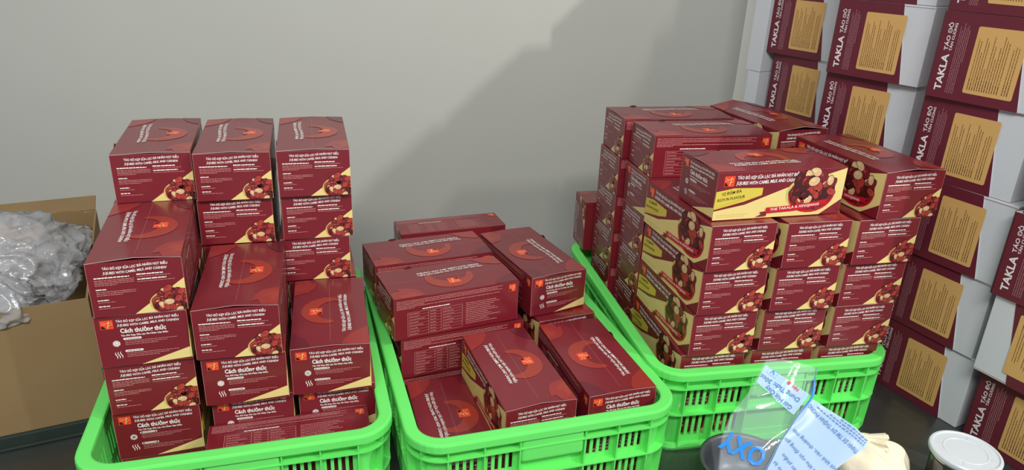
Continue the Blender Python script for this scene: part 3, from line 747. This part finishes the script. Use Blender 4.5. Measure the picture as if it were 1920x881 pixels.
# ------------------------------------------------------------------ cardboard box with plastic bags
t = thing('plastic_tray', (-.932, 1.076, 0), (0, 0, R(27)), 'dark green plastic tray lying flat under the open cardboard box', 'tray')
g = Geo(); g.bbox(-0.42, 0.195, 0, 0.50, 0.0005, 0.030, 0.003, 'tray'); g.bbox(-0.425, 0.198, -0.004, 0.504, 0.0006, 0.007, 0.002, 'tray'); link_mesh('tray_body', g.mesh('tray_body'), t)
cbx = thing('cardboard_box', (-.932, 1.080, 0.0305), (0, 0, R(27)), 'open brown cardboard box full of clear plastic bags at the left edge', 'box')
X0, X1, Y0, Y1, HH, T = -0.40, 0.190, 0.002, 0.49, 0.253, 0.004
def wavy_panel(name, fn_top, p0, p1, z0, parent, thick, k='kraft'):
    """corrugated wall between two floor points with an uneven top"""
    g = Geo(); n = 24; p0 = Vector(p0); p1 = Vector(p1); d = (p1 - p0); nn = Vector((-d.y, d.x)).normalized() * thick
    vs_ = []
    for i in range(n + 1):
        s = i / n; q = p0 + d * s; zt_ = fn_top(s)
        vs_ += [(q.x, q.y, z0), (q.x + nn.x, q.y + nn.y, z0), (q.x + nn.x, q.y + nn.y, zt_), (q.x, q.y, zt_)]
    fs = [(0, 3, 2, 1)] + [(4 * n, 4 * n + 1, 4 * n + 2, 4 * n + 3)]
    for i in range(n):
        a = 4 * i; b = a + 4
        fs += [(a, b, b + 3, a + 3), (a + 1, a + 2, b + 2, b + 1), (a + 3, b + 3, b + 2, a + 2), (a, a + 1, b + 1, b)]
    g.add(vs_, fs, k); return link_mesh(name, g.mesh(name), parent)
wavy_panel('front_panel', lambda s: HH + .003 * math.sin(5 * s), (X0, Y0), (X1, Y0), 0, cbx, T)
wavy_panel('back_panel', lambda s: HH + .004 * math.sin(23 * s) + .003 * math.sin(51 * s), (X0, Y1 - T), (X1, Y1 - T), 0, cbx, T)
wavy_panel('side_panel', lambda s: HH - .002, (X1, Y0 + T), (X1, Y1 - T), 0, cbx, T)
wavy_panel('side_panel', lambda s: HH - .002, (X0 + T, Y0 + T), (X0 + T, Y1 - T), 0, cbx, T)
g = Geo(); g.box(X0 + T, X1 - T, Y0 + T, Y1 - T, 0.0, T, 'kraft'); link_mesh('bottom', g.mesh('bottom'), cbx)
g = Geo(); fm = Matrix.Translation((0, Y1, HH - .002)) @ Matrix.Rotation(R(8), 4, 'X')
g.box(X0, X1 - .002, 0.0, 0.075, 0, T, 'kraft', fm); link_mesh('flap', g.mesh('flap'), cbx)
g = Geo(); fm = Matrix.Translation((0, Y0 + .001, HH)) @ Matrix.Rotation(R(-104), 4, 'X')
g.box(X0, X1 - .11, -0.0005, 0.050, -0.004, 0.0, 'kraft', fm) if False else None

from mathutils import noise as mn
def crumple(name, c, r, seed, label, parent=None, k='bag', rot=0):
    g = Geo(); bm = bmesh.new(); bmesh.ops.create_icosphere(bm, subdivisions=6, radius=1)
    bm.verts.index_update(); off = Vector((seed * 3.7, seed * 1.3, seed * 5.1))
    vv = []
    for q in bm.verts:
        p = q.co.normalized()
        n1_ = mn.noise(p * 1.3 + off) * .22
        w_ = Vector((mn.noise(p * 1.5 + off), mn.noise(p * 1.5 + off * 2), mn.noise(p * 1.5 - off))) * .8
        rid = max(0.0, 1 - abs(mn.noise((p + w_) * 1.7 + off)) * 3.2); rid2 = max(0.0, 1 - abs(mn.noise((p + w_) * 3.6 + off)) * 2.6)
        s = 1 + n1_ + .11 * rid ** 1.5 + .045 * rid2 ** 1.5 - .08
        vv.append(Vector((c[0] + p.x * r[0] * s, c[1] + p.y * r[1] * s, c[2] + p.z * r[2] * s)))
    g.add(vv, [[q.index for q in f.verts] for f in bm.faces], k, True); bm.free()
    o = link_mesh(name, g.mesh(name), parent); tag(o, label, 'plastic bag', 'clear plastic bags in the cardboard box'); return o
def loc27(x, y, z):
    c, s = math.cos(R(27)), math.sin(R(27)); return (-.932 + x * c - y * s, 1.08 + x * s + y * c, z + .0305)
crumple('plastic_bag', loc27(.020, .235, .250), (.150, .150, .095), 1, 'large crumpled clear plastic bag in the middle of the cardboard box')
crumple('plastic_bag', loc27(-.01, .085, .235), (.140, .075, .060), 2, 'crumpled clear plastic bag nearest the front edge of cardboard box')
crumple('plastic_bag', loc27(-.24, .20, .265), (.14, .16, .100), 3, 'crumpled whitish plastic bag at the far left of the cardboard box')
crumple('plastic_bag', loc27(.125, .39, .205), (.060, .080, .045), 4, 'clear plastic bag deep in the back right corner of the cardboard box')

# ------------------------------------------------------------------ foreground things at the right
def ray(px, py):
    return fw + rt2 * ((px - 960) / FPX) - up2 * ((py - 440.5) / FPX)
def at(px, py, Y):
    d = ray(px, py); q = d * (Y / d.y); return Vector((q.x, q.y, q.z + CAMZ))

bo = thing('metal_bowl', (.437, 1.062, 0.0005), (0, 0, 0), 'dark grey metal bowl on the table under the printed plastic pouch', 'bowl')
g = Geo()
lathe(g, [(0.0, 0.0), (.045, 0.0), (.060, .012), (.072, .038), (.0775, .060), (.0825, .0615), (.083, .0632), (.0775, .0632), (.0745, .060), (.069, .038), (.057, .014), (.043, .003), (0.0, .003)], 'bowl', 64)
link_mesh('bowl_body', g.mesh('bowl_body'), bo)

jr = thing('glass_jar', (.826, 1.073, 0.0005), (0, 0, 0), 'round jar of dark contents with milky white plastic lid at bottom right', 'jar')
g = Geo(); lathe(g, [(0.0, 0), (.046, 0), (.050, .004), (.051, .010), (.051, .078), (.048, .084), (0, .084)], 'jarbody', 48); link_mesh('jar_body', g.mesh('jar_body'), jr)
g = Geo(); lathe(g, [(.050, .083), (.0545, .083), (.0552, .086), (.0545, .089), (.050, .089)], 'tin', 48); link_mesh('tin_rim', g.mesh('tin_rim'), jr)
g = Geo(); lathe(g, [(.0535, .088), (.0575, .089), (.059, .092), (.059, .097), (.0575, .0990), (.054, .0995), (.0530, .0988), (.0520, .0978), (.0500, .0976), (.0370, .0976), (.0362, .0982), (.0352, .0982), (.0344, .0975), (0, .0974)], 'jarlid', 72, smooth=False)
for k in range(4):
    a = R(45 + 90 * k + 12); m = Matrix.Rotation(a, 4, 'Z'); g.box(.037, .049, -.001, .001, .0974, .0979, 'jarlid', m)
link_mesh('lid', g.mesh('lid'), jr)

# cream cotton drawstring bag
def cloth_bag():
    e = thing('drawstring_bag', (.682, 1.100, 0.001), (0, 0, R(-20)), 'small cream cotton drawstring bag lying on table beside the plastic pouch', 'bag')
    g = Geo(); n, m = 64, 36
    def f(u, v):
        a = 2 * math.pi * u; t_ = v * math.pi
        prof = math.sin(t_) ** 0.55
        pz = 0.5 - 0.5 * math.cos(t_)
        neck = 1 - 0.72 * max(0.0, (v - .62) / .38) ** 0.7
        x = .078 * prof * math.cos(a); y = .062 * prof * math.sin(a)
        # the bag lies down; its gathered mouth points up and back to the left
        nz = mn.noise(Vector((math.cos(a) * 2, math.sin(a) * 2, v * 3))) * .012 + .003 * math.sin(9 * a + 6 * v) * (v ** 2)
        z = .072 * pz
        return Vector((x * (1 + nz * 8) - .030 * v * v, y * (1 + nz * 8) + .02 * v * v, max(0.0, z + (nz * .8 if v > .1 else 0))))
    grid_surface(g, f, n, m, 'cloth', True)
    link_mesh('cloth_body', g.mesh('cloth_body'), e)
    g = Geo()
    def nk(u, v):
        a = 2 * math.pi * u; r_ = .010 + .014 * max(0, v - .35) + .010 * max(0, .3 - v) + .003 * math.sin(11 * a) * (.3 + v)
        return Vector((-.030 + .050 * v + .004 * math.sin(5 * a), .034 + r_ * math.cos(a) * 1.2 - .008 * v, .064 + .006 * v + r_ * math.sin(a) * .8))
    grid_surface(g, nk, 56, 8, 'cloth', True); link_mesh('gathered_neck', g.mesh('gathered_neck'), e)
    g = Geo()
    def cord(pts, rad):
        N = len(pts) - 1
        def fn(u, v):
            s = v * N; i = min(int(s), N - 1); q = Vector(pts[i]).lerp(Vector(pts[i + 1]), s - i)
            d = (Vector(pts[i + 1]) - Vector(pts[i])).normalized(); aa = d.orthogonal().normalized(); bb = d.cross(aa)
            return q + (aa * math.cos(2 * math.pi * u) + bb * math.sin(2 * math.pi * u)) * rad
        grid_surface(g, fn, 8, N * 2, 'cloth', True)
    loop_ = [(-.040 + .016 * math.cos(R(a)), .026 + .018 * math.sin(R(a)), .066) for a in range(0, 361, 20)]
    cord(loop_, .0022); cord([(-.024, .026, .067), (-.010, .018, .072), (.004, .008, .070), (.018, .004, .064), (.026, -.010, .058)], .0018)
    cord([(-.024, .024, .068), (-.006, .026, .073), (.010, .022, .069), (.022, .018, .060)], .0018)
    link_mesh('drawstring', g.mesh('drawstring'), e)
cloth_bag()

# clear plastic pouch with blue print, leaning over bowl and cloth bag
def pouch():
    e = thing('plastic_pouch', (0, 0, 0), (0, 0, 0), 'clear plastic pouch with blue upside-down print lying over the metal bowl', 'plastic bag')
    nrm_ = Vector((0.05, -.80, .60))
    def S(q, lift=0.0):
        px, py = q
        Y = 1.095 - (py - 672) / 233 * .165
        u, v = px / 40, py / 40
        cr = mn.noise(Vector((u * .55, v * .45, .3))) * .007 + max(0, 1 - abs(mn.noise(Vector((u * .35 + v * .3, v * .30 - u * .1, 4.0)))) * 3.2) ** 2 * .005
        return at(px, py, Y) + nrm_ * (cr + lift)
    def Z(x, y): return (1312 + x / 3.158, 656 + y / 3.158)
    def curve(pts, t):
        n_ = len(pts) - 1; k = min(int(t * n_), n_ - 1); f = t * n_ - k
        p0, p1, p2, p3 = pts[max(k - 1, 0)], pts[k], pts[k + 1], pts[min(k + 2, n_)]
        return tuple(0.5 * (2 * b + (c - a) * f + (2 * a - 5 * b + 4 * c - d) * f * f + (3 * b - a - 3 * c + d) * f ** 3) for a, b, c, d in zip(p0, p1, p2, p3))
    def panel(g, Lc, Rc, nu, nv, k, lift=0.0):
        def f(u, v):
            a, b = curve(Lc, v), curve(Rc, v)
            return S((a[0] + (b[0] - a[0]) * u, a[1] + (b[1] - a[1]) * u), lift)
        grid_surface(g, f, nu, nv, k)
    def put(g, s_, a, b, h, k, bold=.01, lift=.0012):
        vv, ff = letters(s_, bold); dx, dy = b[0] - a[0], b[1] - a[1]; n_ = math.hypot(dx, dy); ux, uy = dy / n_, -dx / n_
        g.add([S(Z(a[0] + dx * x + ux * y / .7 * h, a[1] + dy * x + uy * y / .7 * h), lift) for x, y in vv], [f[::-1] for f in ff], k)
    SE = [Z(680, 105), Z(672, 190), Z(655, 285), Z(550, 430), Z(470, 560), Z(425, 650), Z(375, 730), Z(340, 800)]
    g = Geo(); LC = [Z(395, 60), Z(370, 105), Z(300, 230), Z(215, 350), Z(165, 450), Z(135, 540), Z(115, 640), Z(100, 800)]
    RC = [Z(470, 50)] + SE
    panel(g, LC, RC, 44, 64, 'pouch'); panel(g, LC, RC, 30, 44, 'pouch', -.006)
    put(g, 'OXY', (405, 600), (150, 470), 112, 'blue', .03, .003)
    link_mesh('clear_panel', g.mesh('clear_panel'), e)
    g = Geo(); panel(g, [Z(387, 88), Z(330, 190)], [Z(650, 262), Z(560, 385)], 30, 10, 'pouch_white', .0008)
    put(g, 'G\u00f3i H\u00fat Oxy', (556, 335), (392, 208), 27, 'navy', .02, .002)
    put(g, 'Dung T\u00edch: 30cc', (598, 288), (362, 140), 26, 'navy', .02, .002)
    put(g, 'V', (452, 128), (425, 112), 26, 'blue', .02, .002); put(g, 'NH', (592, 232), (560, 205), 20, 'red', .02, .002)
    g.add([S(Z(528 + 12 * math.cos(t_), 195 + 11 * math.sin(t_)), .002) for t_ in [2 * math.pi * i / 14 for i in range(14)]], [list(range(14))], 'red')
    fr_ = [(412, 105), (465, 138), (445, 168), (392, 134)]
    for i in range(4):
        (x0, y0), (x1, y1) = fr_[i], fr_[(i + 1) % 4]; dx, dy = x1 - x0, y1 - y0; q = math.hypot(dx, dy); ax, ay = -dy / q, dx / q
        g.add([S(Z(x0, y0), .0015), S(Z(x1, y1), .0015), S(Z(x1 + ax, y1 + ay), .0015), S(Z(x0 + ax, y0 + ay), .0015)], [(0, 1, 2, 3)], 'navy')
    link_mesh('white_header', g.mesh('white_header'), e)
    g = Geo(); Lc = [Z(655, 290), Z(552, 430), Z(472, 560), Z(427, 650), Z(377, 730), Z(342, 800)]; Rc = [Z(700, 310), Z(880, 432), Z(980, 552), Z(900, 630), Z(800, 712), Z(730, 800)]
    panel(g, Lc, Rc, 36, 40, 'pouch_white', .001); panel(g, Lc, Rc, 20, 24, 'pouch_white', -.004)
    put(g, 'TNHH SX TM DV TH\u1ecaNH PHONG', (932, 598), (652, 318), 24, 'navy', .02, .0028)
    put(g, 'n\u01a1i kh\u00f4 r\u00e1o, tho\u00e1ng m\u00e1t', (812, 705), (560, 462), 22, 'navy', .01, .0028)
    put(g, 'v\u00e0o khu v\u1ef1c \u0111\u00f3ng g\u00f3i', (705, 735), (515, 515), 22, 'navy', .01, .0028)
    put(g, 's\u1ea3n ph\u1ea9m', (575, 720), (500, 610), 20, 'navy', .01, .0028)
    put(g, 'bao b\u00ec', (500, 735), (450, 655), 20, 'navy', .01, .0028)
    rg = random.Random(31)
    for k in range(3):
        t0 = 0.0
        while t0 < 1 - .22 * k:
            w_ = rg.uniform(.03, .07); a = (958 - 250 * t0 - 11 * -k, 562 - 220 * t0 - 13 * k); b = (958 - 250 * (t0 + w_) + 11 * k, 562 - 220 * (t0 + w_) - 13 * k)
            g.add([S(Z(a[0], a[1]), .0028), S(Z(b[0], b[1]), .0028), S(Z(b[0] - 3, b[1] + 5), .0028), S(Z(a[0] - 3, a[1] + 5), .0028)], [(0, 1, 2, 3)], 'navy'); t0 += w_ + .02
    link_mesh('printed_panel', g.mesh('printed_panel'), e)
    g = Geo(); N = 60                                       # rounded, folded seam between the halves
    wid = lambda t: .0008 + .0022 * max(0, 1 - abs(t - .22) / .14) + .0014 * max(0, (t - .75) / .25)
    rings = []
    for i in range(N + 1):
        t = i / N; c = S(curve(SE, t), .0035); w_ = wid(t)
        rings.append([c + Vector((math.cos(a), 0, 0)) * w_ + nrm_ * math.sin(a) * .0008 for a in [2 * math.pi * k / 8 for k in range(8)]])
    for i in range(N):
        t = i / N; k = 'blue' if (.1 < t < .36 or t > .78) else 'navy'
        g.add(rings[i] + rings[i + 1], [(j, (j + 1) % 8, 8 + (j + 1) % 8, 8 + j) for j in range(8)], k, True)
    link_mesh('seam', g.mesh('seam'), e)
pouch()
